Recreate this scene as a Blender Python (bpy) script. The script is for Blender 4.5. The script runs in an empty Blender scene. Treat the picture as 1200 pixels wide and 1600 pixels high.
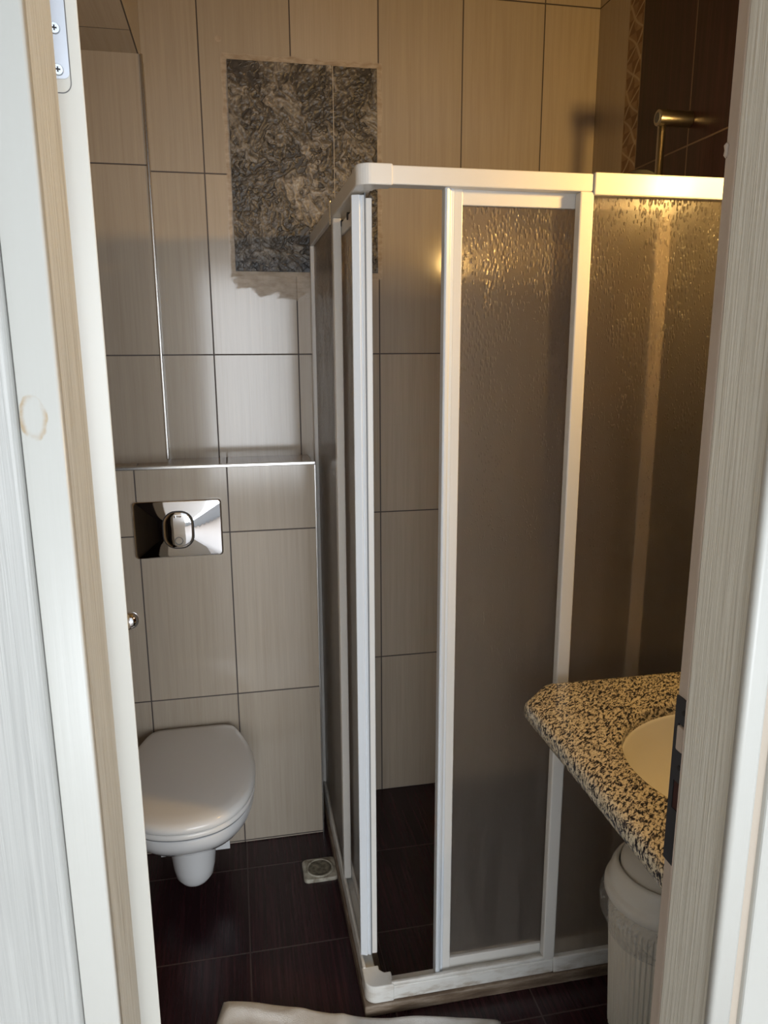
import bpy, bmesh, math, random
from mathutils import Vector, Matrix, noise as mnoise
random.seed(7)
PI = math.pi
S = bpy.context.scene
COL = S.collection

# ------------------------------------------------------------------ camera
FPX, YAW, PITCH, ROLL, CAMH = 1165.12, .1961, .2162, -.0043, 1.5167
Fv = Vector((math.sin(YAW)*math.cos(PITCH), math.cos(YAW)*math.cos(PITCH), -math.sin(PITCH)))
Rv = Vector((math.cos(YAW), -math.sin(YAW), 0)); Uv = Rv.cross(Fv)
Rr = Rv*math.cos(ROLL) + Uv*math.sin(ROLL); Ur = Uv*math.cos(ROLL) - Rv*math.sin(ROLL)
cd = bpy.data.cameras.new('camera'); cam = bpy.data.objects.new('camera', cd); COL.objects.link(cam)
M = Matrix((( Rr.x, Ur.x, -Fv.x, 0), (Rr.y, Ur.y, -Fv.y, 0), (Rr.z, Ur.z, -Fv.z, CAMH), (0, 0, 0, 1)))
cam.matrix_world = M
cd.sensor_fit = 'VERTICAL'; cd.sensor_height = 24; cd.lens = FPX*24/1600; cd.clip_start = .02
S.camera = cam

# ------------------------------------------------------------------ light, world, exposure
w = bpy.data.worlds.new('sky'); S.world = w; w.use_nodes = True
wb = w.node_tree.nodes['Background']; wb.inputs[0].default_value = (.75, .87, 1, 1); wb.inputs[1].default_value = 1.2
S.view_settings.view_transform = 'Standard'; S.view_settings.look = 'None'
S.view_settings.gamma = 1; S.view_settings.exposure = 1.0; S.view_settings.use_curve_mapping = False
def area(name, loc, target, sx, sy, power, color):
    l = bpy.data.lights.new(name, 'AREA'); l.shape = 'RECTANGLE'; l.size = sx; l.size_y = sy; l.energy = power; l.color = color
    o = bpy.data.objects.new(name, l); COL.objects.link(o); o.location = loc
    o.rotation_euler = (Vector(target)-Vector(loc)).to_track_quat('-Z', 'Y').to_euler(); return o
WIN = (-1.0, 1.92, .25, 2.25)       # bedroom window opening x0,x1,z0,z1 in the wall behind the camera
area('daylight', ((WIN[0]+WIN[1])/2, -2.9, (WIN[2]+WIN[3])/2), ((WIN[0]+WIN[1])/2, 3, (WIN[2]+WIN[3])/2), WIN[1]-WIN[0], WIN[3]-WIN[2], 58, (.96, .98, 1))

# ------------------------------------------------------------------ mesh helpers
def link(name, bm, mat, parent=None, smooth=False, bevel=0, seg=2, auto=True):
    me = bpy.data.meshes.new(name); bmesh.ops.recalc_face_normals(bm, faces=bm.faces[:]); bm.to_mesh(me); bm.free()
    me.materials.append(mat); o = bpy.data.objects.new(name, me); COL.objects.link(o)
    if parent: o.parent = parent
    if smooth:
        for p in me.polygons: p.use_smooth = True
    if bevel:
        m = o.modifiers.new('bevel', 'BEVEL'); m.width = bevel; m.segments = seg; m.limit_method = 'ANGLE'; m.angle_limit = .6
    return o
def empty(name, loc=(0, 0, 0)):
    o = bpy.data.objects.new(name, None); COL.objects.link(o); o.empty_display_size = .05; return o
def tag(o, label, cat, group=None):
    o['label'] = label; o['category'] = cat
    if group: o['group'] = group
    return o
def struct(o, label=None):
    o['kind'] = 'structure'
    if label: o['label'] = label
    return o
def BM(): return bmesh.new()
def box(bm, x0, x1, y0, y1, z0, z1):
    v = [bm.verts.new((x, y, z)) for x in (x0, x1) for y in (y0, y1) for z in (z0, z1)]
    for f in ((0, 1, 3, 2), (4, 6, 7, 5), (0, 4, 5, 1), (2, 3, 7, 6), (0, 2, 6, 4), (1, 5, 7, 3)): bm.faces.new([v[i] for i in f])
    return bm
def boxes(*a):
    bm = BM()
    for b in a: box(bm, *b)
    return bm
def prism(bm, pts, a0, a1, axis='z'):
    """closed outline pts (2-D) extruded from a0 to a1 along axis"""
    def P(p, a):
        return {'z': (p[0], p[1], a), 'y': (p[0], a, p[1]), 'x': (a, p[0], p[1])}[axis]
    A = [bm.verts.new(P(p, a0)) for p in pts]; B = [bm.verts.new(P(p, a1)) for p in pts]
    bm.faces.new(A); bm.faces.new(B[::-1]); n = len(pts)
    for i in range(n): bm.faces.new((A[i], A[(i+1) % n], B[(i+1) % n], B[i]))
    return bm
def cyl(bm, p, q, r, r2=None, n=24, caps=True):
    p, q = Vector(p), Vector(q); r2 = r if r2 is None else r2
    d = (q-p).normalized(); a = d.orthogonal().normalized(); b = d.cross(a)
    A = [bm.verts.new(p+(a*math.cos(t)+b*math.sin(t))*r) for t in [2*PI*i/n for i in range(n)]]
    B = [bm.verts.new(q+(a*math.cos(t)+b*math.sin(t))*r2) for t in [2*PI*i/n for i in range(n)]]
    for i in range(n): bm.faces.new((A[i], A[(i+1) % n], B[(i+1) % n], B[i]))
    if caps: bm.faces.new(A[::-1]); bm.faces.new(B)
    return bm
def rings(bm, rs, cap0=True, cap1=True):
    V = [[bm.verts.new(p) for p in r] for r in rs]; n = len(V[0])
    for a, b in zip(V, V[1:]):
        for i in range(n): bm.faces.new((a[i], a[(i+1) % n], b[(i+1) % n], b[i]))
    if cap0: bm.faces.new(V[0][::-1])
    if cap1: bm.faces.new(V[-1])
    return bm
def lathe(bm, c, prof, n=48, cap0=True, cap1=True):
    return rings(bm, [[(c[0]+r*math.cos(2*PI*i/n), c[1]+r*math.sin(2*PI*i/n), c[2]+z) for i in range(n)] for r, z in prof], cap0, cap1)
def tube(bm, pts, r, n=12):
    pts = [Vector(p) for p in pts]; rs = []; a = None
    for i, p in enumerate(pts):
        d = (pts[min(i+1, len(pts)-1)]-pts[max(i-1, 0)]).normalized()
        a = d.orthogonal().normalized() if a is None else (a-d*a.dot(d)).normalized()
        b = d.cross(a); rs.append([p+(a*math.cos(2*PI*k/n)+b*math.sin(2*PI*k/n))*r for k in range(n)])
    return rings(bm, rs)
def spline(P, n=8, closed=False):
    out = []; m = len(P); P = [Vector(p) for p in P]
    for i in range(m if closed else m-1):
        g = (lambda k: P[k % m]) if closed else (lambda k: P[max(0, min(m-1, k))])
        a, b, c, d = g(i-1), g(i), g(i+1), g(i+2)
        for k in range(n):
            t = k/n; out.append(.5*((2*b)+(c-a)*t+(2*a-5*b+4*c-d)*t*t+(3*b-a-3*c+d)*t**3))
    if not closed: out.append(P[-1])
    return out

# ------------------------------------------------------------------ material helpers
class G:
    def __init__(s, name):
        s.m = bpy.data.materials.new(name); s.m.use_nodes = True; s.t = s.m.node_tree; s.N = s.t.nodes; s.L = s.t.links
        s.b = s.N['Principled BSDF']; s.tc = s.N.new('ShaderNodeTexCoord'); s.sep = s.N.new('ShaderNodeSeparateXYZ')
        s.L.new(s.tc.outputs['Object'], s.sep.inputs[0]); s.P = s.tc.outputs['Object']
        s.x, s.y, s.z = s.sep.outputs
    def put(s, sock, v):
        if isinstance(v, bpy.types.NodeSocket): s.L.new(v, sock)
        elif isinstance(v, (tuple, list)) and len(v) == 3 and sock.type == 'RGBA': sock.default_value = (*v, 1)
        else: sock.default_value = v
    def math(s, op, a, b=0, c=0, clamp=False):
        n = s.N.new('ShaderNodeMath'); n.operation = op; n.use_clamp = clamp
        s.put(n.inputs[0], a); s.put(n.inputs[1], b); s.put(n.inputs[2], c); return n.outputs[0]
    def vec(s, x, y, z):
        n = s.N.new('ShaderNodeCombineXYZ'); s.put(n.inputs[0], x); s.put(n.inputs[1], y); s.put(n.inputs[2], z); return n.outputs[0]
    def scale(s, v, k, rot=(0, 0, 0)):
        n = s.N.new('ShaderNodeMapping'); s.put(n.inputs[0], v); n.inputs['Scale'].default_value = k; n.inputs['Rotation'].default_value = rot; return n.outputs[0]
    def noise(s, v, sc=1, det=3, rough=.5, dist=0):
        n = s.N.new('ShaderNodeTexNoise'); s.put(n.inputs['Vector'], v); n.inputs['Scale'].default_value = sc
        n.inputs['Detail'].default_value = det; n.inputs['Roughness'].default_value = rough; n.inputs['Distortion'].default_value = dist; return n.outputs[0]
    def voro(s, v, sc=1, feat='F1', rnd=1):
        n = s.N.new('ShaderNodeTexVoronoi'); n.feature = feat; s.put(n.inputs['Vector'], v); n.inputs['Scale'].default_value = sc
        n.inputs['Randomness'].default_value = rnd; return n.outputs[0]
    def white(s, v):
        n = s.N.new('ShaderNodeTexWhiteNoise'); n.noise_dimensions = '3D'; s.put(n.inputs['Vector'], v); return n.outputs[0]
    def step(s, v, a, b):      # smooth 0..1 between a and b
        n = s.N.new('ShaderNodeMapRange'); n.interpolation_type = 'SMOOTHSTEP'; s.put(n.inputs[0], v)
        n.inputs[1].default_value = a; n.inputs[2].default_value = b; return n.outputs[0]
    def mix(s, f, a, b, mode='MIX'):
        n = s.N.new('ShaderNodeMix'); n.data_type = 'RGBA'; n.blend_type = mode
        s.put(n.inputs[0], f); s.put(n.inputs[6], a); s.put(n.inputs[7], b); return n.outputs[2]
    def ramp(s, f, *st):
        n = s.N.new('ShaderNodeValToRGB'); s.put(n.inputs[0], f); e = n.color_ramp.elements
        while len(e) < len(st): e.new(.5)
        for el, (p, c) in zip(e, st): el.position = p; el.color = (*c, 1)
        return n.outputs[0]
    def bump(s, h, d=.001, k=1.0):
        n = s.N.new('ShaderNodeBump'); s.put(n.inputs['Height'], h); n.inputs['Distance'].default_value = d; n.inputs['Strength'].default_value = k
        s.L.new(n.outputs[0], s.b.inputs['Normal']); return n
    def set(s, **k):
        for a, v in k.items(): s.put(s.b.inputs[a.replace('_', ' ')], v)
        return s.m
    def grid(s, c, off, per, hw):     # 1 on grout lines of coordinate c
        f = s.math('PINGPONG', s.math('SUBTRACT', c, off), per/2)
        return s.math('SUBTRACT', 1, s.step(f, hw*.7, hw*1.25))
    def cell(s, c, off, per): return s.math('FLOOR', s.math('DIVIDE', s.math('SUBTRACT', c, off), per))
def simple(name, col, rough=.4, metal=0, **k):
    g = G(name); return g.set(Base_Color=col, Roughness=rough, Metallic=metal, **k)

BEIGE = (.472, .405, .326)
GROUT = (.075, .06, .055)
def beige_nodes(g, a, b, offa, offb=0, hwa=.0018, pa=.25, pb=.5):
    cell = g.vec(g.cell(a, offa, pa), g.cell(b, offb, pb), 3.1); rnd = g.white(cell)
    st = g.noise(g.vec(g.math('MULTIPLY', a, 95), g.math('MULTIPLY', b, 2.4), g.math('MULTIPLY', rnd, 37)), 1, 4, .65)
    st2 = g.noise(g.vec(g.math('MULTIPLY', a, 420), g.math('MULTIPLY', b, 7), 0), 1, 2)
    f = g.math('ADD', g.math('MULTIPLY', st, .75), g.math('MULTIPLY', st2, .25))
    col = g.ramp(f, (.3, (.435, .365, .282)), (.5, BEIGE), (.72, (.515, .445, .352)))
    col = g.mix(1, col, g.ramp(rnd, (0, (.93, .93, .93)), (1, (1.05, 1.04, 1.03))), 'MULTIPLY')
    gr = g.math('MAXIMUM', g.grid(a, offa, pa, hwa), g.grid(b, offb, pb, .0018))
    return col, gr, f
def tile_mat(name, a, b, offa, offb=0, dirt=False):
    g = G(name); A = getattr(g, a); B = getattr(g, b)
    col, gr, f = beige_nodes(g, A, B, offa, offb)
    if name == 'tile_back_wall':
        # grout smeared round the stone tile that was set into the wall later
        dx = g.math('SUBTRACT', g.math('ABSOLUTE', g.math('SUBTRACT', A, .2325)), .2105)
        dz = g.math('SUBTRACT', g.math('ABSOLUTE', g.math('SUBTRACT', B, 2.016)), .281)
        d = g.math('MAXIMUM', dx, dz); nz = g.noise(g.scale(g.P, (22, 22, 22)), 1, 4)
        edge = g.math('SUBTRACT', 1, g.step(g.math('ADD', d, g.math('MULTIPLY', g.math('SUBTRACT', nz, .5), .02)), .010, .017))
        ex = g.math('DIVIDE', g.math('SUBTRACT', A, .17), .15); ez = g.math('DIVIDE', g.math('SUBTRACT', B, 1.725), .062)
        rr = g.math('ADD', g.math('MULTIPLY', ex, ex), g.math('MULTIPLY', ez, ez))
        blob = g.math('SUBTRACT', 1, g.step(g.math('ADD', rr, g.math('MULTIPLY', g.math('SUBTRACT', nz, .5), 2.2)), .75, 1.1))
        sm = g.math('MAXIMUM', edge, g.math('MULTIPLY', blob, .8))
        spot = g.math('SUBTRACT', 1, g.step(g.math('ADD', g.math('POWER', g.math('SUBTRACT', A, .003), 2), g.math('POWER', g.math('SUBTRACT', B, 2.345), 2)), .00003, .00012))
        sm = g.math('MAXIMUM', sm, g.math('MULTIPLY', spot, .8))
        gr = g.math('MULTIPLY', gr, g.math('SUBTRACT', 1, sm))
        mudc = g.ramp(g.noise(g.scale(g.P, (40, 40, 90)), 1, 4), (.3, (.33, .25, .17)), (.7, (.50, .42, .33)))
        col = g.mix(sm, col, mudc)
        rough = g.math('ADD', .13, g.math('MULTIPLY', sm, .5))
    else: rough = .13
    col = g.mix(gr, col, GROUT)
    g.bump(g.math('SUBTRACT', g.math('MULTIPLY', f, .05), gr), .0012, .8)
    return g.set(Base_Color=col, Roughness=g.math('ADD', rough, g.math('MULTIPLY', gr, .5)), Specular_IOR_Level=.6)

def wine_nodes(g, a, b, offa, offb, pa, pb, hw=.0022):
    cell = g.vec(g.cell(a, offa, pa), g.cell(b, offb, pb), 1.7); rnd = g.white(cell)
    st = g.noise(g.vec(g.math('MULTIPLY', a, 110), g.math('MULTIPLY', b, 3), g.math('MULTIPLY', rnd, 31)), 1, 5, .7)
    col = g.ramp(st, (.3, (.014, .0045, .0065)), (.5, (.027, .0088, .0125)), (.75, (.060, .020, .025)))
    gr = g.math('MAXIMUM', g.grid(a, offa, pa, hw), g.grid(b, offb, pb, hw))
    return col, gr, st

M_back = tile_mat('tile_back_wall', 'x', 'z', -.052)
M_cist = tile_mat('tile_cistern', 'x', 'z', -.029, .0046)
M_coln = tile_mat('tile_column', 'x', 'z', -.195+.0)
M_left = tile_mat('tile_left', 'y', 'z', 2.3)
M_soff = tile_mat('tile_soffit', 'x', 'y', -.205, 2.09)

g = G('tile_right_wall')
cb, grb, fb = beige_nodes(g, g.y, g.z, 2.311)
cw, grw, fw = wine_nodes(g, g.y, g.z, 2.05-.25, 0, .25, .5, .0020)
cw = g.mix(grw, cw, (.16, .115, .10)); cb = g.mix(grb, cb, GROUT)
u = g.math('DIVIDE', g.math('SUBTRACT', g.y, 2.05), .08)
wav = g.math('MULTIPLY', g.math('SINE', g.math('MULTIPLY', g.z, 60)), .12)
d1 = g.math('PINGPONG', g.math('ADD', g.math('ADD', g.math('MULTIPLY', g.z, 14), u), wav), .5)
d2 = g.math('PINGPONG', g.math('SUBTRACT', g.math('MULTIPLY', g.z, 14), g.math('ADD', u, wav)), .5)
lat = g.math('SUBTRACT', 1, g.step(g.math('MINIMUM', d1, d2), .035, .085))
tri = g.math('GREATER_THAN', d1, d2)
cbr = g.mix(g.math('MULTIPLY', tri, g.noise(g.scale(g.P, (30, 30, 30)), 1, 2)), (.17, .085, .04), (.36, .25, .15))
cbr = g.mix(lat, cbr, (.42, .33, .23))
cbr = g.mix(g.math('MAXIMUM', g.math('GREATER_THAN', g.math('ABSOLUTE', g.math('SUBTRACT', u, .5)), .46), 0), cbr, (.30, .22, .15))
inb = g.math('GREATER_THAN', g.y, 2.05); inbe = g.math('GREATER_THAN', g.y, 2.13)
c = g.mix(inbe, g.mix(inb, cw, cbr), cb)
g.bump(g.math('SUBTRACT', 1, g.math('MAXIMUM', g.math('MULTIPLY', inbe, grb), g.math('MULTIPLY', g.math('SUBTRACT', 1, inb), grw))), .001, .7)
M_right = g.set(Base_Color=c, Roughness=g.math('ADD', .16, g.math('MULTIPLY', g.math('SUBTRACT', 1, inb), .16)), Specular_IOR_Level=.4)

g = G('tile_front_wall')
cw, gr, st = wine_nodes(g, g.x, g.z, 0, 0, .25, .5, .0020)
M_front = g.set(Base_Color=g.mix(gr, cw, (.16, .115, .10)), Roughness=.3)
g = G('floor_wine_tile')
cw, gr, st = wine_nodes(g, g.x, g.y, -.024, 1.667, .33, .325, .0020)
cw = g.mix(gr, cw, (.075, .05, .048))
dust = g.noise(g.scale(g.P, (9, 9, 9)), 1, 5)
g.bump(g.math('SUBTRACT', g.math('MULTIPLY', st, .1), gr), .0008, .6)
M_floor = g.set(Base_Color=cw, Roughness=.27, Specular_IOR_Level=.4)

M_plaster = simple('white_plaster', (.78, .77, .74), .7)
M_bedwall = simple('bedroom_wall_paint', (.60, .62, .64), .8)
M_bedfloor = simple('bedroom_floor', (.30, .25, .21), .5)
g = G('white_lacquer'); n_ = g.noise(g.scale(g.P, (60, 60, 4)), 1, 3)
g.bump(n_, .0006, .5)
M_lacq = g.set(Base_Color=(.66, .655, .60), Roughness=.32)
g = G('white_casing_lacquer'); n_ = g.noise(g.scale(g.P, (90, 90, 3)), 1, 3)
# brown water stain where the casing joint has cracked, by the left moulding
ax = g.math('DIVIDE', g.math('SUBTRACT', g.x, -.1585), .0105); az = g.math('DIVIDE', g.math("SUBTRACT", g.z, 1.463), .017)
rr = g.math('ADD', g.math('SQRT', g.math('ADD', g.math('MULTIPLY', ax, ax), g.math('MULTIPLY', az, az))), g.math('MULTIPLY', g.math('SUBTRACT', g.noise(g.scale(g.P, (90, 90, 90)), 1, 3), .5), .5))
ring = g.math('MULTIPLY', g.step(rr, .6, .95), g.math('SUBTRACT', 1, g.step(rr, .98, 1.12)))
ring = g.math('MULTIPLY', ring, g.step(g.noise(g.scale(g.P, (50, 50, 50)), 1, 3), .42, .64))
g.bump(n_, .0008, .6)
M_casing = g.set(Base_Color=g.mix(g.math('MULTIPLY', ring, .75), (.555, .55, .51), (.42, .28, .13)), Roughness=.35)
g = G('ribbed_foil_wood'); a = g.noise(g.scale(g.P, (190, 190, 3.5)), 1, 3, .55, .3); a2 = g.noise(g.scale(g.P, (800, 800, 14)), 1, 2)
h = g.math('ADD', a, g.math('MULTIPLY', a2, .4)); g.bump(h, .0016, .8)
M_rib = g.set(Base_Color=g.ramp(h, (.45, (.55, .515, .43)), (.7, (.66, .625, .53)), (.95, (.72, .69, .60))), Roughness=.5)
g = G('white_grained_foil'); a = g.noise(g.scale(g.P, (260, 260, 4.5)), 1, 3, .6, .4); g.bump(a, .0012, .7)
M_ribw = g.set(Base_Color=g.ramp(a, (.35, (.42, .42, .40)), (.65, (.50, .50, .475))), Roughness=.4)
M_tan = simple('tan_foil_edge', (.52, .45, .37), .5)
g = G('rebate_foil'); n_ = g.noise(g.scale(g.P, (50, 50, 6)), 1, 3)
M_reb = g.set(Base_Color=g.ramp(n_, (.3, (.52, .43, .35)), (.7, (.58, .49, .41))), Roughness=.45)
g = G('white_aluminium'); n_ = g.noise(g.scale(g.P, (6, 6, 2)), 1, 4)
M_alu = g.set(Base_Color=g.ramp(n_, (.3, (.68, .66, .62)), (.7, (.74, .72, .68))), Roughness=.3, Specular_IOR_Level=.3)
g = G('white_track_dirty'); n_ = g.noise(g.scale(g.P, (14, 14, 40)), 1, 5, .65)
low = g.math('SUBTRACT', 1, g.step(g.z, .03, .055))
dm = g.math('MULTIPLY', g.step(n_, .42, .7), g.math('ADD', .35, g.math('MULTIPLY', low, .6)))
M_track = g.set(Base_Color=g.mix(dm, (.74, .73, .69), (.30, .22, .14)), Roughness=.4)
M_handle = simple('white_pvc_seal', (.70, .74, .78), .3)
M_rubber = simple('dark_rubber', (.02, .02, .022), .6)
M_seal = simple('grey_seal_strip', (.18, .19, .20), .6)
M_silver = simple('silver_metal_trim', (.72, .71, .69), .25, 1)
g = G('brushed_zinc'); n_ = g.noise(g.scale(g.P, (80, 80, 300)), 1, 3)
M_zinc = g.set(Base_Color=(.52, .55, .60), Metallic=.9, Roughness=g.math('ADD', .32, g.math('MULTIPLY', n_, .15)))
M_screw = simple('bright_screw', (.8, .85, .9), .18, 1)
M_gun = simple('gunmetal_plate', (.055, .057, .065), .45, .6)
M_dark = simple('dark_hole', (.05, .012, .01), .7)
M_chrome = simple('chrome', (.86, .87, .9), .03, 1)
g = G('brushed_steel'); n_ = g.noise(g.scale(g.P, (200, 200, 200)), 1, 2)
M_steel = g.set(Base_Color=(.42, .38, .32), Metallic=1, Roughness=g.math('ADD', .26, g.math('MULTIPLY', n_, .1)))
M_shower = simple('grey_shower_head', (.10, .10, .10), .25, .3)
M_ceram = simple('white_ceramic', (.76, .765, .77), .08, 0, Coat_Weight=.4, Coat_Roughness=.03)
M_lid = simple('white_toilet_seat_plastic', (.80, .785, .76), .14)
M_basin = simple('cream_ceramic', (.76, .73, .66), .1)
g = G('slate_relief')
n1 = g.noise(g.scale(g.P, (9, 9, 9)), 1, 8, .62, 1.2); n2 = g.noise(g.scale(g.P, (30, 30, 18), (0, .6, 0)), 1, 8, .72, 1.0)
hh = g.math('ADD', n1, g.math('MULTIPLY', n2, .9))
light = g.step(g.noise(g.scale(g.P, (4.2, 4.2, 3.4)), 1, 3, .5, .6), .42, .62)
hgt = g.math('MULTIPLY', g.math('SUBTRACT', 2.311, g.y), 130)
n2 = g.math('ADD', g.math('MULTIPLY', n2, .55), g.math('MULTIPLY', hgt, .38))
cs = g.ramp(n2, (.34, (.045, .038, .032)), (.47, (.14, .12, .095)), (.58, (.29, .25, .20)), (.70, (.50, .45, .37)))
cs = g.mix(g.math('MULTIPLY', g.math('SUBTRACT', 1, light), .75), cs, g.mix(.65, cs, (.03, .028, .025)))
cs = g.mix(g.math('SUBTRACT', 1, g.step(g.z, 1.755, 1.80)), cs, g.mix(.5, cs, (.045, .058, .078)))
g.bump(n1, .002, .5)
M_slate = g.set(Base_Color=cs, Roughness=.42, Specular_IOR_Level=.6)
g = G('granite')
q = g.scale(g.P, (1, 1, 1), (.5, .3, .9)); qs = g.scale(q, (300, 95, 110))
f1 = g.noise(qs, 1, 3, .62, .6); f2 = g.noise(g.scale(q, (120, 330, 200)), 1, 2, .5, .4)
cg = g.ramp(f1, (.41, (.012, .013, .020)), (.46, (.13, .11, .10)), (.505, (.52, .44, .31)), (.62, (.68, .60, .44)))
cg = g.mix(g.math('SUBTRACT', 1, g.step(f2, .335, .40)), cg, (.02, .022, .03))
M_gran = g.set(Base_Color=cg, Roughness=.16)
g = G('travertine_curb'); n1 = g.noise(g.scale(g.P, (9, 9, 60)), 1, 6, .7); 
M_curb = g.set(Base_Color=g.ramp(n1, (.3, (.07, .042, .026)), (.5, (.17, .12, .08)), (.7, (.32, .26, .20))), Roughness=.55)
def pane_mat(name, drops, tint):
    g = G(name)
    hor = g.math('ADD', g.x, g.y)
    v = g.vec(g.math('MULTIPLY', hor, 150), g.math('MULTIPLY', g.z, 26), 0)
    d = g.voro(g.vec(g.math('MULTIPLY', hor, 175), g.math('MULTIPLY', g.z, 75), 0), 1)
    rnd = g.noise(g.vec(g.math('MULTIPLY', hor, 14), g.math('MULTIPLY', g.z, 5), 2), 1, 3)
    high = g.step(g.z, .75, 1.75)
    th = g.math('MULTIPLY', g.math('ADD', .02, g.math('MULTIPLY', high, .62)), g.math('ADD', .25, g.math('MULTIPLY', .75, g.step(rnd, .30, .62))))
    drop = g.math('MULTIPLY', g.math('SUBTRACT', 1, g.step(g.math('DIVIDE', d, g.math('ADD', th, .001)), .3, 1)), drops)
    run = g.noise(v, 1, 3, .6)
    runm = g.step(run, .60, .74)
    h = g.math('ADD', g.math('MULTIPLY', drop, 1), g.math('ADD', g.math('MULTIPLY', runm, .35*drops), g.math('MULTIPLY', g.noise(g.scale(g.P, (700, 700, 260)), 1, 2), .12)))
    g.bump(h, .0018, .9)
    streak = g.noise(g.vec(g.math('MULTIPLY', hor, 28), g.math('MULTIPLY', g.z, 2.2), 5), 1, 4, .6)
    soap = g.math('SUBTRACT', 1, g.step(g.z, .08, .55))
    tr = g.N.new('ShaderNodeBsdfRefraction'); 
    g.put(tr.inputs['Color'], tint); tr.inputs['Roughness'].default_value = .28; tr.inputs['IOR'].default_value = 1.12
    df = g.N.new('ShaderNodeBsdfDiffuse'); g.put(df.inputs['Color'], (.36, .33, .30))
    tl = g.N.new('ShaderNodeBsdfTranslucent'); g.put(tl.inputs['Color'], (.62, .57, .52))
    gl = g.N.new('ShaderNodeBsdfGlossy'); gl.inputs['Roughness'].default_value = .22
    bn = [n for n in g.N if n.type == 'BUMP'][0].outputs[0]
    for n in (tr, df, gl): g.L.new(bn, n.inputs['Normal'])
    m1 = g.N.new('ShaderNodeMixShader'); m1.inputs[0].default_value = .6; g.L.new(df.outputs[0], m1.inputs[1]); g.L.new(tl.outputs[0], m1.inputs[2])
    m2 = g.N.new('ShaderNodeMixShader')
    g.put(m2.inputs[0], g.math('ADD', .21, g.math('ADD', g.math('MULTIPLY', g.step(streak, .4, .8), .09), g.math('MULTIPLY', soap, g.math('MULTIPLY', g.step(streak, .35, .6), .08)))))
    g.L.new(tr.outputs[0], m2.inputs[1]); g.L.new(m1.outputs[0], m2.inputs[2])
    fr = g.N.new('ShaderNodeFresnel'); fr.inputs[0].default_value = 1.45; g.L.new(bn, fr.inputs['Normal'])
    m3 = g.N.new('ShaderNodeMixShader'); g.L.new(g.math('MULTIPLY', fr.outputs[0], .5), m3.inputs[0]); g.L.new(m2.outputs[0], m3.inputs[1]); g.L.new(gl.outputs[0], m3.inputs[2])
    g.L.new(m3.outputs[0], g.N['Material Output'].inputs['Surface'])
    return g.m
M_pane = pane_mat('frosted_pane', 1, (.97, .93, .88))
M_binp = simple('cream_bin_plastic', (.76, .71, .60), .42)
M_binl = simple('white_bin_lid_plastic', (.80, .77, .69), .38)
g = G('thin_bag_film')
tr = g.N.new('ShaderNodeBsdfTransparent'); mx = g.N.new('ShaderNodeMixShader')
g.set(Base_Color=(.75, .74, .72), Roughness=.25); nf = g.noise(g.scale(g.P, (60, 60, 25)), 1, 4, .6, 1); g.bump(nf, .01, .8)
g.put(mx.inputs[0], g.math('ADD', .12, g.math('MULTIPLY', g.step(nf, .4, .75), .35))); g.L.new(tr.outputs[0], mx.inputs[1]); g.L.new(g.b.outputs[0], mx.inputs[2])
g.L.new(mx.outputs[0], g.N['Material Output'].inputs['Surface']); M_bag = g.m
g = G('white_terry'); n_ = g.noise(g.scale(g.P, (500, 500, 500)), 1, 2); n2 = g.noise(g.scale(g.P, (14, 14, 14)), 1, 4)
g.bump(n_, .002, .6); M_towel = g.set(Base_Color=g.ramp(n2, (.35, (.62, .59, .55)), (.6, (.80, .79, .77))), Roughness=.95)
g = G('limescaled_drain'); n_ = g.noise(g.scale(g.P, (45, 45, 45)), 1, 5, .6)
M_drain = g.set(Base_Color=g.ramp(n_, (.35, (.22, .19, .14)), (.55, (.46, .43, .35)), (.75, (.60, .58, .50))), Roughness=.5)

# ------------------------------------------------------------------ setting: bathroom shell
YB, XR, XL = 2.311, 1.122, -.56
YF0, YF1 = .657, .79                 # door wall, hall side and bathroom side
ZC = 2.68
struct(link('floor', boxes((XL-.1, XR+.1, YF0, YB+.1, -.08, 0)), M_floor))
struct(link('ceiling', boxes((XL-.1, XR+.1, YF0, YB+.1, ZC, ZC+.1)), simple('tan_ceiling_paint', (.34, .29, .22), .8)))
struct(link('wall_back', boxes((XL-.1, XR+.1, YB, YB+.1, 0, ZC)), M_back))
struct(link('wall_right', boxes((XR, XR+.1, YF1, YB, 0, ZC)), M_right))
struct(link('wall_left', boxes((XL-.1, XL, YF1, YB, 0, ZC)), M_left))
DX0, DX1, DZ = -.175, .562, 2.04      # rough door opening
struct(link('wall_front', boxes((-2.2, DX0, YF0, YF1, 0, ZC), (DX1, 2.0, YF0, YF1, 0, ZC), (DX0, DX1, YF0, YF1, DZ, ZC)), M_plaster))
struct(link('wall_front_tiling', boxes((XL, DX0-.03, YF1, YF1+.001, 0, ZC), (DX1, XR, YF1, YF1+.001, 0, ZC), (DX0, DX1, YF1, YF1+.006, DZ+.002, ZC)), M_front))
# cistern boxing, column and duct
XB, YC, ZB = .217, 2.119, 1.194
struct(link('wall_cistern', boxes((XL, XB, YC, YB-.0005, 0, ZB)), M_cist))
struct(link('wall_column', boxes((XL, -.197, 2.240, YB-.0005, ZB, 2.27)), M_coln))
struct(link('ceiling_duct', boxes((XL, -.203, 1.55, YB-.0005, 2.27, ZC)), M_soff))
struct(link('trim_ledge', boxes((XL, XB+.004, YC-.004, YC+.008, ZB-.002, ZB+.008)), M_silver, bevel=.002))
struct(link('trim_boxing', boxes((XB-.001, XB+.004, YC-.004, YC+.006, .0, ZB-.002)), M_silver, bevel=.001))
struct(link('trim_column', boxes((-.201, -.193, 2.235, 2.247, ZB+.008, 2.27)), M_silver, bevel=.003, seg=3))

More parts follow.
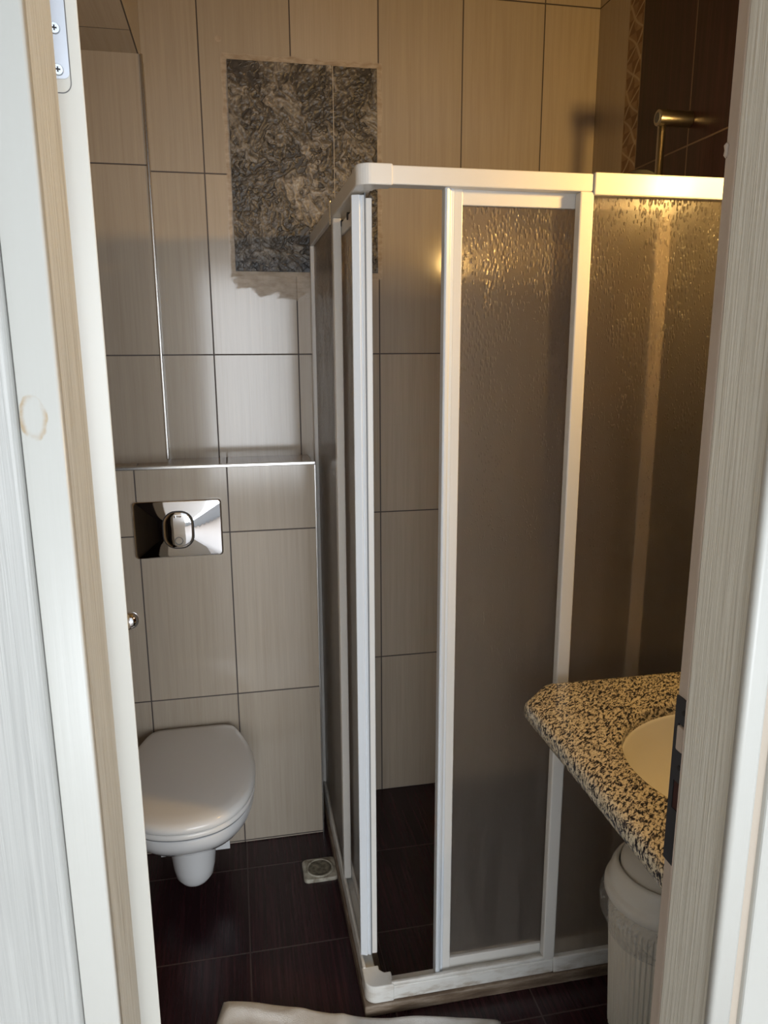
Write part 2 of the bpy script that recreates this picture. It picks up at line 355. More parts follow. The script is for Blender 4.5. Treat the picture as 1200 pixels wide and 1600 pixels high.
# bedroom behind the camera
struct(link('floor_bedroom', boxes((-2.2, 2.0, -2.9, YF0, -.08, 0)), M_bedfloor))
struct(link('ceiling_bedroom', boxes((-2.2, 2.0, -2.9, YF0, ZC, ZC+.1)), M_bedwall))
struct(link('wall_bedroom_left', boxes((-2.3, -2.2, -2.9, YF0, 0, ZC)), M_bedwall))
struct(link('wall_bedroom_right', boxes((2.0, 2.1, -2.9, YF0, 0, ZC)), M_bedwall))
x0, x1, z0, z1 = WIN
struct(link('wall_bedroom_rear', boxes((-2.3, x0, -2.9, -2.8, 0, ZC), (x1, 2.1, -2.9, -2.8, 0, ZC), (x0, x1, -2.9, -2.8, 0, z0), (x0, x1, -2.9, -2.8, z1, ZC)), M_bedwall))
wf = BM()
for a in (x0, (x0+x1)/2-.03, x1-.06): box(wf, a, a+.06, -2.87, -2.82, z0, z1)
box(wf, x0, x1, -2.87, -2.82, z0, z0+.06); box(wf, x0, x1, -2.87, -2.82, z1-.06, z1)
struct(link('window_1', wf, M_casing))

# ------------------------------------------------------------------ door frame
XS_R, XS_L = .525, -.137              # faces of the door stops
YS = .750                             # bathroom side edge of the stops
XRB_R, XRB_L = .540, -.152            # rebates
fr = struct(empty('trim_1'), 'right door jamb, beige ribbed foil with a dark strike plate')
link('jamb', boxes((XS_R, DX1, YF0-.004, YS, 0, DZ-.02)), M_rib, fr, bevel=.002)
link('rebate', boxes((XRB_R, DX1, YS, YF1, 0, DZ-.02)), M_reb, fr)
link('rebate_lip', boxes((XS_R+.0005, DX1-.001, YS, YS+.0025, 0, DZ-.02)), M_reb, fr)
link('paint_chip', lathe(BM(), (XRB_R, .789, 1.726), [(.001, -.008), (.0032, -.005), (.0025, 0), (.0036, .005), (.001, .008)], n=10), M_reb, fr, smooth=True)
def bead(x0, x1, y0, depth, ra=.005, rb=.005):          # flat moulding with rounded edges, profile in x,y
    n = 8; y1 = y0-depth
    a = [(x0+ra-ra*math.cos(PI/2*i/n), y1+ra-ra*math.sin(PI/2*i/n)) for i in range(n+1)]
    b = [(x1-rb+rb*math.sin(PI/2*i/n), y1+rb-rb*math.cos(PI/2*i/n)) for i in range(n+1)]
    return [(x0, y0)]+a+b+[(x1, y0)]
link('bead_moulding', prism(BM(), bead(.5195, .5475, YF0-.002, .012, .006, .006), 0, DZ), M_casing, fr, smooth=True)
link('groove', boxes((.5475, .562, YF0-.008, YF0, 0, DZ)), M_tan, fr)
link('casing', boxes((.5590, .63, YF0-.016, YF0, 0, DZ+.05)), M_casing, fr, bevel=.003)
sp = BM(); box(sp, XRB_R-.0025, XRB_R, YS+.0035, YF1+.0005, .848, .928); box(sp, XRB_R-.0025, XRB_R, YS+.0035, YS+.012, .928, 1.083)
box(sp, XRB_R-.0025, XRB_R, YF1-.008, YF1+.0005, .928, 1.083); box(sp, XRB_R-.0025, XRB_R, YS+.012, YF1-.008, .968, 1.012); box(sp, XRB_R-.0025, XRB_R, YS+.012, YF1-.008, 1.048, 1.083)
strike = link('strike_plate', sp, M_gun, fr)
link('latch_lip', boxes((XRB_R-.006, XRB_R-.001, YS+.016, YF1-.010, 1.013, 1.047)), M_reb, strike, bevel=.002)
link('bolt_hole', boxes((XRB_R-.0012, XRB_R, YS+.012, YF1-.008, .928, .968)), M_dark, strike)
for z in (1.066, .990): link('screw', cyl(BM(), (XRB_R-.0025, .772, z), (XRB_R-.0042, .772, z), .0038, .003, 16), M_rubber, strike)

g = G('pale_grained_foil_wood'); a = g.noise(g.scale(g.P, (230, 230, 5)), 1, 4, .6, 1.2); g.bump(a, .002, .9)
M_ribl = g.set(Base_Color=g.ramp(a, (.35, (.46, .43, .36)), (.5, (.60, .58, .51)), (.7, (.68, .66, .60))), Roughness=.45)
fl = struct(empty('trim_2'), 'left door jamb, beige ribbed foil beside the white moulding')
link('jamb', boxes((DX0, XS_L, YF0-.004, YS, 0, DZ-.02)), M_ribl, fl, bevel=.002)
link('rebate', boxes((DX0, XRB_L, YS, YF1, 0, DZ-.02)), M_reb, fl)
link('bead_moulding', prism(BM(), bead(-.1690, -.1370, YF0-.002, .012, .0012, .0030), 0, DZ), M_casing, fl, smooth=True)
link('casing', boxes((-.36, -.1694, YF0-.0225, YF0, 0, DZ+.05)), M_ribw, fl, bevel=.006, seg=4)
ft = struct(empty('trim_3'))
link('head_jamb', boxes((DX0, DX1, YF0-.004, YS, DZ-.02, DZ)), M_rib, ft)
link('head_casing', boxes((-.36, .63, YF0-.018, YF0, DZ+.0, DZ+.07)), M_casing, ft, bevel=.004)

# ------------------------------------------------------------------ open door leaf
dr = struct(empty('door_1'), 'white bathroom door standing open, only its hinge edge showing')
dd = Vector((-.243, .970, 0)).normalized(); dn = Vector((dd.y, -dd.x, 0)); H0 = Vector((-.1232, .800, 0))
def dpt(a, b, z): return H0+dd*a-dn*b+Vector((0, 0, z))
def dbox(bm, a0, a1, b0, b1, z0, z1):
    v = [bm.verts.new(dpt(a, b, z)) for a in (a0, a1) for b in (b0, b1) for z in (z0, z1)]
    for f in ((0, 1, 3, 2), (4, 6, 7, 5), (0, 4, 5, 1), (2, 3, 7, 6), (0, 2, 6, 4), (1, 5, 7, 3)): bm.faces.new([v[i] for i in f])
    return bm
link('door_leaf', dbox(BM(), 0, .64, 0, .040, .012, DZ-.03), M_lacq, dr, bevel=.0015)
hb = BM()      # hinge leaf let into the edge, lower corner rounded
prof = [(.0115, 1.90), (.0115, 1.765)]+[(.0115+.006*(1-math.cos(t)), 1.765-.006*math.sin(t)) for t in [PI/2*i/6 for i in range(1, 7)]]+[(.036, 1.757), (.036, 1.90)]
A = [hb.verts.new(dpt(-.0010, b, z)) for b, z in prof]; B = [hb.verts.new(dpt(.001, b, z)) for b, z in prof]
hb.faces.new(A); hb.faces.new(B[::-1])
for i in range(len(A)): hb.faces.new((A[i], A[(i+1) % len(A)], B[(i+1) % len(A)], B[i]))
hinge = link('hinge_leaf', hb, M_zinc, dr)
gp = BM(); prof2 = [(.0108+.009*(1-math.cos(t)), 1.757-.010*math.sin(t)) for t in [PI/2*i/8 for i in range(9)]]
tube(gp, [dpt(-.0003, .0108, 1.90)]+[dpt(-.0003, b, z) for b, z in prof2]+[dpt(-.0003, .036, 1.7465)], .0005, 6)
link('hinge_recess', gp, M_seal, dr)
for bz in ((.0215, 1.800), (.0215, 1.766), (.0215, 1.85)):
    s_ = link('hinge_screw', cyl(BM(), dpt(-.001, *bz), dpt(-.0024, *bz), .0052, .0044, 20), M_screw, hinge)
    k = BM(); b, z = bz; dbox(k, -.0028, -.0022, b-.0022, b+.0022, z-.0006, z+.0006); dbox(k, -.0028, -.0022, b-.0006, b+.0006, z-.0022, z+.0022)
    link('screw_slot', k, M_rubber, hinge)
lv = BM(); cyl(lv, dpt(.55, 0, 1.035), dpt(.55, -.008, 1.035), .022, n=28); cyl(lv, dpt(.55, -.008, 1.035), dpt(.55, -.045, 1.035), .008)
bmesh.ops.create_uvsphere(lv, u_segments=24, v_segments=16, radius=.0165, matrix=Matrix.Translation(dpt(.55, -.0545, 1.035)))
link('door_knob', lv, M_chrome, dr, smooth=True)

# ------------------------------------------------------------------ inset stone tile
st = tag(empty('stone_tile'), 'dark rough rock-relief stone tile set into the beige back wall', 'stone tile')
def relief(x, z):
    p = Vector((x, z, 0)); w1 = Vector((mnoise.noise(p*16), mnoise.noise(p*16+Vector((9, 2, 4))), 0))+.6*Vector((mnoise.noise(p*60), mnoise.noise(p*60+Vector((3, 7, 1))), 0))
    dist, pts = mnoise.voronoi(Vector((x*15+w1.x*.8, z*12+w1.y*.8, 2)))
    h1 = mnoise.cell(pts[0]*7.3); a_ = .75+1.3*(h1-.5); c_, s_ = math.cos(a_), math.sin(a_); u_ = x*c_+z*s_; v_ = -x*s_+z*c_
    fine = 1-abs(mnoise.noise(Vector((u_*85, v_*26, h1*9))+w1*.7))*2.2
    fine2 = mnoise.fractal(Vector((x*95, z*95, 6))+w1, 1.0, 2.1, 4)
    big = mnoise.turbulence(p*6+Vector((3, 1, 2)), 3, False)
    return max(.0008, .0016+.0022*big+.0022*max(fine, -.4)+.0016*fine2+.0030*(dist[1]-dist[0])+.0018*h1)
for a, b in ((.0225, .3145), (.3165, .443)):
    sb0 = BM(); nx = int((b-a)/.0021); nz = 265; G0 = []
    for k in range(nz+1):
        row = []
        for i in range(nx+1):
            edge = i in (0, nx) or k in (0, nz)
            ii = min(max(i, 1), nx-1); kk = min(max(k, 1), nz-1)
            x = a+(b-a)*(ii-1)/(nx-2); z = 1.7375+.558*(kk-1)/(nz-2)
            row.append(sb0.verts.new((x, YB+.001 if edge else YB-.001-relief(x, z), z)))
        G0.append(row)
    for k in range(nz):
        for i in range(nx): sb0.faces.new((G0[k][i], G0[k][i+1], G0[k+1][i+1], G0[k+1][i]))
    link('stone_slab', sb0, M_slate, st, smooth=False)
link('grout_joint', boxes((.3145, .3165, YB-.0064, YB+.001, 1.7375, 2.2955)), simple('pale_grout', (.52, .45, .36), .8), st)

# ------------------------------------------------------------------ flush plate
fp = tag(empty('flush_plate'), 'shiny chrome flush plate on the tiled boxing above the toilet', 'flush plate')
def rrect(x0, x1, z0, z1, r, n=6):
    o = []
    for cx, cz, a in ((x1-r, z1-r, 0), (x0+r, z1-r, PI/2), (x0+r, z0+r, PI), (x1-r, z0+r, 1.5*PI)):
        o += [(cx+r*math.cos(a+PI/2*i/n), cz+r*math.sin(a+PI/2*i/n)) for i in range(n+1)]
    return o
px0, px1, pz0, pz1 = -.2915, -.0485, .9415, 1.1045
cx_, cz_ = (px0+px1)/2, (pz0+pz1)/2
base = [Vector((x, z)) for x, z in rrect(px0, px1, pz0, pz1, .010, 8)]
def fring(s_, y):
    o = []
    for p in base:
        dx, dz = (p.x-cx_), (p.y-cz_); L = math.hypot(dx/.1215, dz/.0815)
        b = min(1, (1-s_)*2.2); f = s_*((1-b)+b/L) if L else 0
        o.append((cx_+dx*f, y, cz_+dz*f))
    return o
link('plate', rings(BM(), [fring(1, YC), fring(1, YC-.008), fring(.99, YC-.0105)]+[fring(t, YC-.0105-.0095*(1-t*t)) for t in (.97, .93, .88, .82, .75, .67, .58, .48, .38, .28, .18, .08)], False, True), M_chrome, fp, smooth=True)
bo = [Vector((x, z)) for x, z in rrect(cx_-.041, cx_+.043, cz_-.053, cz_+.052, .036, 8)]
bc = Vector((cx_+.002, cz_-.001))
def bring(s, y): return [((p.x-bc.x)*s+bc.x, y, (p.y-bc.y)*s+bc.y) for p in bo]
link('button_gap', rings(BM(), [bring(1.025, YC-.012), bring(1.025, YC-.0198), bring(.975, YC-.0202)], False, True), M_rubber, fp)
bt = link('flush_button', rings(BM(), [bring(.975, YC-.0150), bring(.975, YC-.0205), bring(.95, YC-.0216), bring(.8, YC-.0226), bring(.6, YC-.0234), bring(.4, YC-.0239), bring(.2, YC-.0241)], False, True), M_chrome, fp, smooth=True)
rg = BM(); tube(rg, [(bc.x-.001+.0105*math.cos(t), YC-.0236, bc.y-.030+.0105*math.sin(t)) for t in [2*PI*i/32 for i in range(33)]], .0012, 8)
link('stop_button', rg, M_seal, bt, smooth=True)

# ------------------------------------------------------------------ toilet
tl = tag(empty('toilet'), 'white wall-hung toilet with its lid closed', 'toilet')
TX, TY0 = -.165, 1.622
half = [(0, .0), (.006, .045), (.022, .085), (.055, .121), (.105, .150), (.17, .168), (.24, .174), (.31, .171), (.38, .158), (.44, .141), (.485, .125), (.505, .108), (.512, .07)]
def outline(sx, y0, y1, n=6):
    """egg outline, front at y0, back at y1"""
    k = (y1-y0)/.512
    R = [(TX+w_*sx, y0+s_*k) for s_, w_ in half]; L = [(TX-w_*sx, y0+s_*k) for s_, w_ in reversed(half[1:])]
    return [(p.x, p.y) for p in spline([Vector((x, y, 0)) for x, y in R+L], n, True)]
def ol(sx, y0, y1, z): return [(x, y, z) for x, y in outline(sx, y0, y1)]
bw = BM()
rings(bw, [ol(.96, TY0+.012, 2.118, .374), ol(.985, TY0+.006, 2.118, .368), ol(.985, TY0+.008, 2.118, .35), ol(.955, TY0+.025, 2.118, .325), ol(.88, TY0+.065, 2.118, .290), ol(.74, TY0+.13, 2.118, .262), ol(.60, TY0+.19, 2.118, .248), ol(.5, TY0+.24, 2.118, .24)])
def circ(cx, cy, rx, ry, z, n=40): return [(cx+rx*math.cos(2*PI*i/n), cy+ry*math.sin(2*PI*i/n), z) for i in range(n)]
TC = 1.865
rings(bw, [circ(TX, TC+.01, .084, .10, .285), circ(TX, TC+.005, .069, .080, .255), circ(TX, TC, .064, .072, .23), circ(TX, TC, .061, .067, .19), circ(TX, TC, .056, .061, .14), circ(TX, TC, .051, .055, .112), circ(TX, TC, .040, .044, .096), circ(TX, TC, .020, .022, .088)])
box(bw, TX-.095, TX+.095, 1.93, 2.1185, .12, .30)
link('bowl', bw, M_ceram, tl, smooth=False, bevel=.006, seg=3)
for p in tl.children[0].data.polygons: p.use_smooth = True
link('seat', rings(BM(), [ol(.985, TY0+.004, 2.085, .377), ol(1.0, TY0+.001, 2.085, .381), ol(1.0, TY0+.001, 2.085, .389), ol(.985, TY0+.004, 2.085, .392)]), M_lid, tl, smooth=True)
link('seat_gap', rings(BM(), [ol(.975, TY0+.008, 2.08, .372), ol(.975, TY0+.008, 2.08, .3785)]), M_seal, tl)
lid = rings(BM(), [ol(.99, TY0+.002, 2.106, .393), ol(1.008, TY0-.002, 2.110, .397), ol(1.012, TY0-.003, 2.110, .405), ol(1.005, TY0, 2.108, .413), ol(.97, TY0+.012, 2.10, .4195), ol(.9, TY0+.04, 2.08, .4235), ol(.6, TY0+.16, 2.0, .4265), ol(.25, TY0+.23, 1.93, .4275)])
link('lid', lid, M_lid, tl, smooth=True)
for s_ in (-1, 1): link('hinge', cyl(BM(), (TX+s_*.075-.02, 2.102, .388), (TX+s_*.075+.02, 2.102, .388), .010), M_lid, tl, smooth=True)

# ------------------------------------------------------------------ floor drain
fd = tag(empty('floor_drain'), 'small square cream floor drain cover beside the shower curb', 'drain')
dcx, dcy = .186, 1.937
def dr2(s_, z): return [(dcx+(p[0])*s_, dcy+(p[1])*s_, z) for p in rrect(-.050, .050, -.047, .047, .014, 6)]
link('cover', rings(BM(), [dr2(1, .0), dr2(1, .007), dr2(.95, .010), dr2(.9, .0105)]), M_drain, fd, smooth=False)
rb = BM(); lathe(rb, (dcx, dcy, .0105), [(.040, -.001), (.040, .0022), (.037, .003), (.034, .0022), (.034, .0004), (.015, .0002)], 40)
dk = BM(); lathe(dk, (dcx, dcy, .0105), [(.0335, 0), (.0335, .0009)], 40)
link('grate_ring', rb, M_drain, fd, smooth=True)
gm = G('drain_grate_dark'); n_ = gm.noise(gm.scale(gm.P, (70, 70, 70)), 1, 4)
gd = link('grate', dk, gm.set(Base_Color=gm.ramp(n_, (.35, (.07, .06, .04)), (.7, (.30, .27, .20))), Roughness=.5), fd)

# ------------------------------------------------------------------ shower curb and enclosure
SX, SY = .240, 1.425
cu = tag(link('shower_curb', prism(BM(), [(.2325, 1.418), (XR-.0005, 1.418), (XR-.0005, 1.485), (.290, 1.485), (.290, YB-.0005), (.2325, YB-.0005)], 0, .030), M_curb, bevel=.003), 'low brown stained stone curb under the shower enclosure', 'curb')
se = tag(empty('shower_enclosure'), 'corner shower enclosure with white frame and brown frosted sliding panes', 'shower enclosure')
Z0, Z1 = .0305, .078                  # bottom track
T0, T1 = 1.809, 1.842                # top rail
def L_prof(bm, z0, z1, yfront, xleft, wd):
    box(bm, xleft, xleft+wd, yfront+.05, YB-.03, z0, z1)
    box(bm, xleft+.055, .697, yfront, yfront+wd, z0, z1)
tb = BM()
box(tb, SX-.002, SX+.030, SY+.055, YB-.001, Z0, Z1-.016); box(tb, SX-.002, SX+.006, SY+.055, YB-.001, Z1-.016, Z1)
box(tb, SX+.055, .697, SY, SY+.032, Z0, Z1-.010); box(tb, SX+.055, .697, SY, SY+.010, Z1-.010, Z1)
link('bottom_track', tb, M_track, se, bevel=.003)
tf = BM(); box(tf, .697, XR-.001, SY-.003, SY+.030, Z0, Z1-.004)
link('fixed_panel_track', tf, M_track, se, bevel=.003)
tr_ = BM(); box(tr_, SX-.002, SX+.034, SY+.055, YB-.012, T0, T1); box(tr_, SX+.058, .697, SY, SY+.036, T0, T1)
link('top_rail', tr_, M_alu, se, bevel=.003, seg=3)
link('fixed_panel_rail', boxes((.697, XR-.001, SY-.004, SY+.038, T0-.006, T1+.002)), M_alu, se, bevel=.003, seg=3)
def corner(name, z0, z1, mat, wd=.036):
    """rounded L joining piece at the free corner"""
    R = .026; x, y = SX-.004, SY-.003
    o = [(x, SY+.060), (x, y+R)]+[(x+R-R*math.cos(t), y+R-R*math.sin(t)) for t in [PI/2*i/8 for i in range(1, 9)]]
    o += [(SX+.062, y), (SX+.062, y+wd+.004), (x+wd+.014, y+wd+.004), (x+wd+.004, y+wd+.014), (x+wd+.004, SY+.060)]
    return link(name, prism(BM(), o, z0, z1), mat, se, bevel=.003, seg=3)
corner('corner_bracket', Z0, Z1-.002, M_track)
corner('corner_bracket', T0-.002, T1+.002, M_alu)
# fixed front panel
box_ = boxes
fpn = link('fixed_panel_stile', boxes((.670, .699, SY-.001, SY+.022, Z1-.004, T0)), M_alu, se, bevel=.003)
link('wall_profile', boxes((XR-.020, XR-.001, SY, SY+.022, Z1-.004, T0)), M_alu, se, bevel=.003)
link('frosted_pane', boxes((.697, XR-.020, SY+.009, SY+.0125, Z1-.006, T0)), M_pane, se)
# fixed side panel
link('fixed_panel_stile', boxes((SX, SX+.020, 1.795, 1.822, Z1-.004, T0)), M_alu, se, bevel=.003)
link('wall_profile', boxes((SX-.003, SX+.020, YB-.030, YB-.012, Z1-.004, T0)), M_alu, se, bevel=.003)
link('frosted_pane', boxes((SX+.008, SX+.0115, 1.82, YB-.028, Z1-.006, T0)), M_pane, se)
# sliding front door, pushed half way behind the fixed panel
DY = 1.4555
sf = BM()
box(sf, .434, .880, DY-.006, DY+.012, 1.7815, 1.8115)     # top
box(sf, .434, .880, DY-.006, DY+.012, .066, .096)         # bottom
box(sf, .424, .4425, DY-.009, DY+.012, .050, 1.822)        # left stile
box(sf, .851, .882, DY-.006, DY+.012, .096, 1.7815)       # right stile
d1_ = link('sliding_door', sf, M_alu, se, bevel=.002)
link('frosted_pane', boxes((.442, .851, DY+.001, DY+.0045, .094, 1.783)), M_pane, d1_)
hp = [(.4045, DY-.018), (.408, DY-.021), (.414, DY-.018), (.418, DY-.012), (.4245, DY-.011), (.4245, DY+.010), (.410, DY+.010), (.4045, DY+.004)]
link('door_handle', prism(BM(), hp, .058, 1.8145), M_handle, d1_, bevel=.0015)
gr_ = BM(); box(gr_, .444, .69, SY+.012, SY+.020, 1.806, 1.8165)
link('seal_strip', boxes((.444, .697, DY+.0, DY+.006, 1.811, 1.826)), M_seal, d1_)
for x in (.47, .84): link('roller', cyl(BM(), (x, DY+.012, 1.812), (x, DY+.020, 1.812), .010, n=20), M_rubber, d1_)
# sliding side door, standing a hand's width short of the corner
DX = SX+.0245
ss = BM()
box(ss, DX-.004, DX+.010, 1.528, 1.975, 1.772, 1.800); box(ss, DX-.004, DX+.010, 1.528, 1.975, .078, .104)
box(ss, DX-.004, DX+.010, 1.965, 1.985, .078, 1.800); box(ss, DX+.0012, DX+.014, 1.508, 1.530, .088, 1.800)
d2_ = link('sliding_door', ss, M_alu, se, bevel=.002)
link('frosted_pane', boxes((DX+.001, DX+.0045, 1.530, 1.967, .102, 1.775)), M_pane, d2_)
hp = [(SX-.001, 1.512), (SX+.0135, 1.506), (SX+.0175, 1.510), (SX+.0210, 1.506), (SX+.0235, 1.508), (SX+.0235, 1.530), (SX-.001, 1.522)]
link('door_handle', prism(BM(), hp, .086, 1.805), M_handle, d2_, bevel=.001)
link('seal_strip', boxes((SX+.0235, SX+.0257, 1.5075, 1.528, .088, 1.809)), M_seal, d2_)
cp = BM(); tube(cp, [(SX-.0042, 1.803, 1.795), (SX-.0042, 1.803, 1.846), (SX-.0042, 1.807, 1.850), (SX-.0042, 1.811, 1.846), (SX-.0042, 1.811, 1.795)], .0014, 8)
link('spring_clip', cp, M_silver, se)
for y in (1.80, 1.70): link('roller', cyl(BM(), (DX-.006, y, 1.797), (DX+.002, y, 1.797), .008, n=20), M_rubber, d2_)

# ------------------------------------------------------------------ shower fittings on the right wall
sb = tag(empty('shower_bar'), 'brushed metal shower slide bar on the dark tiled wall', 'shower bar')
SBY = 1.80
hb_ = BM()
link('bar', cyl(BM(), (1.050, SBY, 1.28), (1.050, SBY, 2.05), .0095), M_steel, sb, smooth=False)
for z in (2.058, 1.30):
    bkt = link('bracket', cyl(BM(), (1.035, SBY-.004, z), (XR, SBY-.004, z), .0185, n=40), M_steel, sb, bevel=.0015)
    link('end_cap', cyl(BM(), (1.0335, SBY-.004, z), (1.0355, SBY-.004, z), .0115, n=28), M_seal, bkt)
for o in list(sb.children):
    for p in o.data.polygons: p.use_smooth = abs(p.normal.x) < .9 and abs(p.normal.z) < .9
hs = tag(empty('hand_shower'), 'dark round hand shower head just showing above the shower rail', 'hand shower')
hd = BM(); hc = Vector((.975, 1.74, 1.897)); ax = Vector((-.35, -.2, -.9)).normalized()
cyl(hd, hc-ax*.010, hc+ax*.010, .040, .048, 40); cyl(hd, hc-ax*.020, hc-ax*.010, .022, .040, 40)
link('head', hd, M_shower, hs, bevel=.003)
link('head_rim', cyl(BM(), hc+ax*.008, hc+ax*.012, .050, .050, 40), M_silver, hs, bevel=.001)
link('handle', tube(BM(), spline([hc-ax*.012, hc+Vector((.03, .03, .008)), (1.03, SBY-.01, 1.86), (1.02, SBY-.02, 1.74)], 8), .011), M_steel, hs, smooth=True)
link('hose', tube(BM(), spline([(1.02, SBY-.02, 1.745), (1.00, SBY-.04, 1.6), (.99, SBY-.09, 1.1), (1.02, SBY-.10, .75), (1.06, SBY-.04, .7), (1.07, SBY, .9), (1.07, SBY, 1.0)], 10), .0065), M_steel, hs, smooth=True)
mx_ = tag(empty('shower_mixer'), 'metal shower mixer on the right wall behind the frosted pane', 'mixer tap')
mb = BM(); cyl(mb, (1.07, SBY-.10, 1.03), (1.07, SBY+.10, 1.03), .024, n=32)
for y in (SBY-.075, SBY+.075): cyl(mb, (1.07, y, 1.03), (XR, y, 1.03), .020, n=24)
link('body', mb, M_steel, mx_, bevel=.003); link('lever', boxes((1.0, 1.07, SBY-.01, SBY+.01, 1.055, 1.067)), M_steel, mx_, bevel=.004)

# ------------------------------------------------------------------ granite washbasin counter
ct = tag(empty('vanity_counter'), 'speckled black and cream granite counter with cut corner beside the shower', 'counter')
CZ, CT = .820, .040
BX, BY, BA, BBb = .862, 1.022, .226, .218
outer = [(.5435, .791), (.5435, 1.298), (.5475, 1.312), (.612, 1.374), (.628, 1.381), (1.1215, 1.381), (1.1215, .791)]
def resample(P, n):
    P = [Vector((*p, 0)) for p in P]; L_ = [(P[(i+1) % len(P)]-P[i]).length for i in range(len(P))]; T = sum(L_); out = []
    for k in range(n):
        s_ = T*k/n; i = 0
        while s_ > L_[i]: s_ -= L_[i]; i += 1
        out.append(P[i].lerp(P[(i+1) % len(P)], s_/L_[i]))
    return out
NO = 240
# outline points by angle about the basin centre, corners kept
def hit(a):
    d = Vector((math.cos(a), math.sin(a))); best = 9
    for i in range(len(outer)):
        p, q = Vector(outer[i]), Vector(outer[(i+1) % len(outer)]); e = q-p; den = d.x*e.y-d.y*e.x
        if abs(den) < 1e-9: continue
        w_ = p-Vector((BX, BY)); t = (w_.x*e.y-w_.y*e.x)/den; s_ = (w_.x*d.y-w_.y*d.x)/den
        if t > 0 and -1e-6 <= s_ <= 1+1e-6: best = min(best, t)
    return best
angs = sorted([2*PI*i/200-PI for i in range(200)]+[math.atan2(p[1]-BY, p[0]-BX) for p in outer])
def oring(inset, z):
    r = []
    for a in angs:
        t = hit(a); x = BX+math.cos(a)*t; y = BY+math.sin(a)*t
        v = Vector((x-BX, y-BY)); k = 1-inset/max(.2, min(abs(v.x), 9) if False else v.length)
        r.append((BX+v.x*k, BY+v.y*k, z))
    return r
def iring(k, z): return [(BX+BA*k*math.cos(a), BY+BBb*k*math.sin(a), z) for a in angs]
slab = rings(BM(), [iring(1, CZ-.025), iring(1, CZ-.006), iring(1.012, CZ-.0015), iring(1.03, CZ), oring(.018, CZ), oring(.009, CZ-.002), oring(.003, CZ-.008), oring(0, CZ-.018), oring(.002, CZ-.029), oring(.008, CZ-.037), oring(.016, CZ-CT), iring(1.0, CZ-CT), iring(1, CZ-.025)], False, False)
bmesh.ops.remove_doubles(slab, verts=slab.verts[:], dist=1e-5)
link('countertop', slab, M_gran, ct, smooth=True)
bs = BM(); rr_ = [(1.06, -.0255), (1.03, -.0245), (1.0, -.026), (.985, -.032), (.95, -.060), (.86, -.105), (.68, -.140), (.42, -.158), (.12, -.164), (.1, -.165)]
def bring2(k, z): return [(BX+BA*k*math.cos(2*PI*i/72), BY+BBb*k*math.sin(2*PI*i/72), CZ+z) for i in range(72)]
rings(bs, [bring2(k, z) for k, z in rr_]+[bring2(.1, -.176), bring2(.45, -.170), bring2(.72, -.152), bring2(.92, -.115), bring2(1.01, -.064), bring2(1.06, -.042), bring2(1.06, -.0255)], False, False)
tagb = link('basin', bs, M_basin, ct, smooth=True)
link('drain_ring', lathe(BM(), (BX, BY, CZ-.166), [(.026, 0), (.026, .003), (.018, .0035), (.016, .001)], 32), M_chrome, tagb, smooth=True)

# wall lamp over the counter, the room's warm light
lm = tag(empty('wall_lamp'), 'warm glass wall lamp above the granite counter', 'lamp')
LP = Vector((1.070, 1.140, 1.882))
link('wall_plate', cyl(BM(), (XR-.012, LP.y, LP.z), (XR, LP.y, LP.z), .045, n=32), M_silver, lm, bevel=.002)
link('arm', cyl(BM(), (XR-.012, LP.y, LP.z-.045), (LP.x, LP.y, LP.z-.045), .008, n=16), M_silver, lm)
link('socket', cyl(BM(), LP-Vector((0, 0, .062)), LP-Vector((0, 0, .028)), .016, n=24), M_silver, lm)
g = G('lamp_glass_lit'); g.set(Base_Color=(1, .9, .7), Emission_Color=(1, .52, .12), Emission_Strength=11)
sb_ = BM(); bmesh.ops.create_uvsphere(sb_, u_segments=28, v_segments=18, radius=.028, matrix=Matrix.Translation(LP))
link('bulb', sb_, g.m, lm, smooth=True)
pl = bpy.data.lights.new('lamp_light', 'POINT'); pl.energy = 11.2; pl.color = (1, .62, .20); pl.shadow_soft_size = .036
po = bpy.data.objects.new('lamp_light', pl); COL.objects.link(po); po.parent = lm; po.location = LP-Vector((.045, 0, 0))

# ------------------------------------------------------------------ swing-lid bin
bn = tag(empty('waste_bin'), 'cream ribbed plastic waste bin with white swing lid under the counter', 'bin')
bx_, by_ = .868, 1.262
def ribbed(r, z, n=240, amp=.0012): return [(bx_+(r+amp*(1 if i % 4 < 2 else -1))*math.cos(2*PI*i/n), by_+(r+amp*(1 if i % 4 < 2 else -1))*math.sin(2*PI*i/n), z) for i in range(n)]
link('body', rings(BM(), [ribbed(.090, 0, amp=0), ribbed(.097, .006), ribbed(.106, .20), ribbed(.112, .315), ribbed(.113, .325, amp=0), ribbed(.114, .375, amp=0)]), M_binp, bn, smooth=False)
ld = BM(); lathe(ld, (bx_, by_, 0), [(.113, .350), (.121, .352), (.1250, .357), (.1250, .372), (.1225, .379), (.1175, .382), (.1165, .386), (.1160, .396), (.1125, .408), (.1060, .421), (.1010, .4255), (.0975, .4250), (.0965, .418)], 72, True, False)
link('lid', ld, M_binl, bn, smooth=True)
link('flap_gap', lathe(BM(), (bx_, by_, 0), [(.0966, .4165), (.0935, .4170)], 72, False, True), M_seal, bn)
nv = Vector((-.10, -.12, 1)).normalized(); c0 = Vector((bx_, by_, .420)); ua = Vector((0, 1, 0)).cross(nv).normalized(); va = nv.cross(ua)
link('swing_flap', rings(BM(), [[c0+ua*r*math.cos(2*PI*i/64)+va*r*math.sin(2*PI*i/64)+nv*h for i in range(64)] for r, h in ((.0935, -.012), (.0940, .006), (.0925, .0105), (.084, .0175), (.07, .026), (.05, .034), (.03, .039), (.01, .0415))]), M_binl, bn, smooth=True)
bg = BM(); bm_r = []
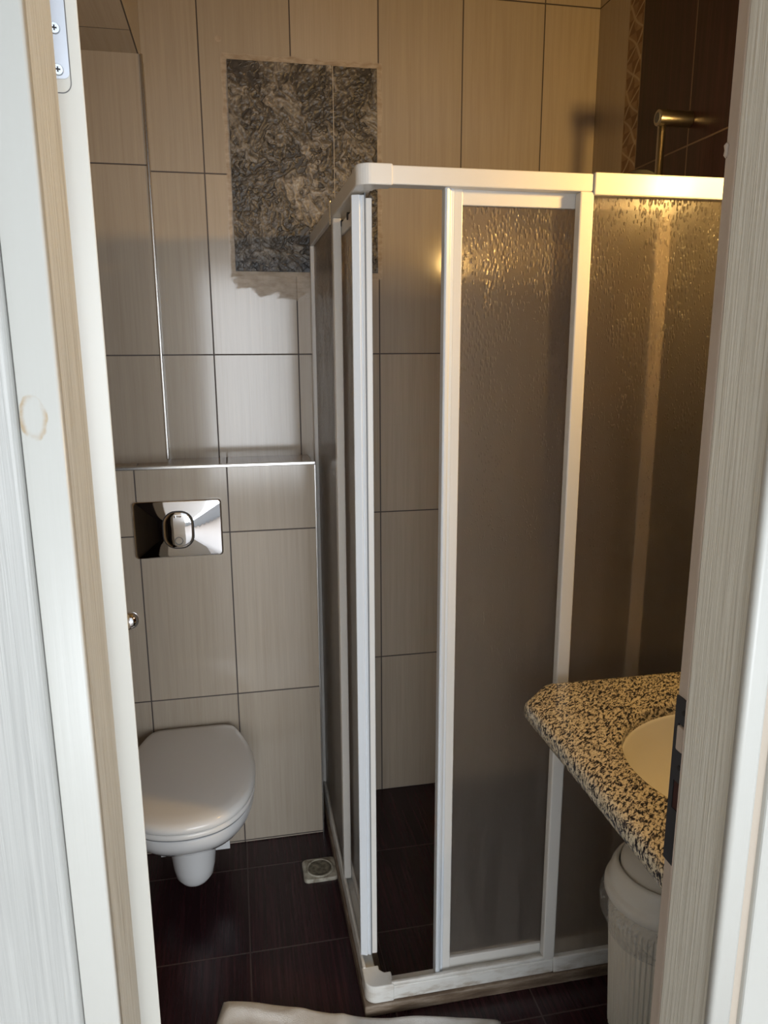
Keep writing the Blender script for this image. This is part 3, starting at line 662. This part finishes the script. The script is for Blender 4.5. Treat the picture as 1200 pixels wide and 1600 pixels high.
for k, (r, z) in enumerate(((.1145, .362), (.128, .352), (.134, .335), (.132, .315), (.124, .295), (.116, .275), (.1135, .262))):
    bm_r.append([(bx_+(r+(.004*mnoise.noise(Vector((math.cos(t)*3, math.sin(t)*3, k*.9))) if r > .115 else 0))*math.cos(t), by_+(r+.004*mnoise.noise(Vector((math.cos(t)*4, math.sin(t)*4, k*.7+5))))*math.sin(t), z+.006*mnoise.noise(Vector((math.cos(t)*2, math.sin(t)*2, 9+k*.3)))) for t in [2*PI*i/90 for i in range(90)]])
link('bag_edge', rings(bg, bm_r, False, False), M_bag, bn, smooth=True)

# ------------------------------------------------------------------ white towel on the floor
tw = BM(); NX, NY = 90, 60; top = []; bot = []
A_, B_, C_, D_ = Vector((-.090, 1.522)), Vector((.535, 1.340)), Vector((.45, 1.03)), Vector((-.19, 1.16))   # far-left, far-right, near-right, near-left
for j in range(NY+1):
    r1 = []; r2 = []
    for i in range(NX+1):
        u_, v_ = i/NX, j/NY
        p = A_.lerp(B_, u_).lerp(D_.lerp(C_, u_), v_)
        p = p+Vector((0, -.010*math.sin(u_*PI)+.006*math.sin(u_*9)))*(1-v_)
        e = min(u_, 1-u_, v_, 1-v_); ed = min(1, e/.03)
        z = .006+.012*ed**.5+.010*ed*max(0, mnoise.noise(Vector((u_*5, v_*3, 0))))+.006*ed*abs(math.sin(u_*7+v_*5+mnoise.noise(Vector((u_*3, v_*3, 4)))*3))**6
        r1.append(tw.verts.new((p.x, p.y, z))); r2.append(tw.verts.new((p.x, p.y, .0015)))
    top.append(r1); bot.append(r2)
for j in range(NY):
    for i in range(NX):
        tw.faces.new((top[j][i], top[j][i+1], top[j+1][i+1], top[j+1][i])); tw.faces.new((bot[j][i], bot[j+1][i], bot[j+1][i+1], bot[j][i+1]))
for i in range(NX):
    for j, s_ in ((0, 1), (NY, 0)): tw.faces.new((top[j][i], bot[j][i], bot[j][i+1], top[j][i+1]))
for j in range(NY):
    for i in (0, NX): tw.faces.new((top[j][i], bot[j][i], bot[j+1][i], top[j+1][i]))
tag(link('towel', tw, M_towel, smooth=True), 'white towel lying on the dark floor in front of the shower', 'towel')
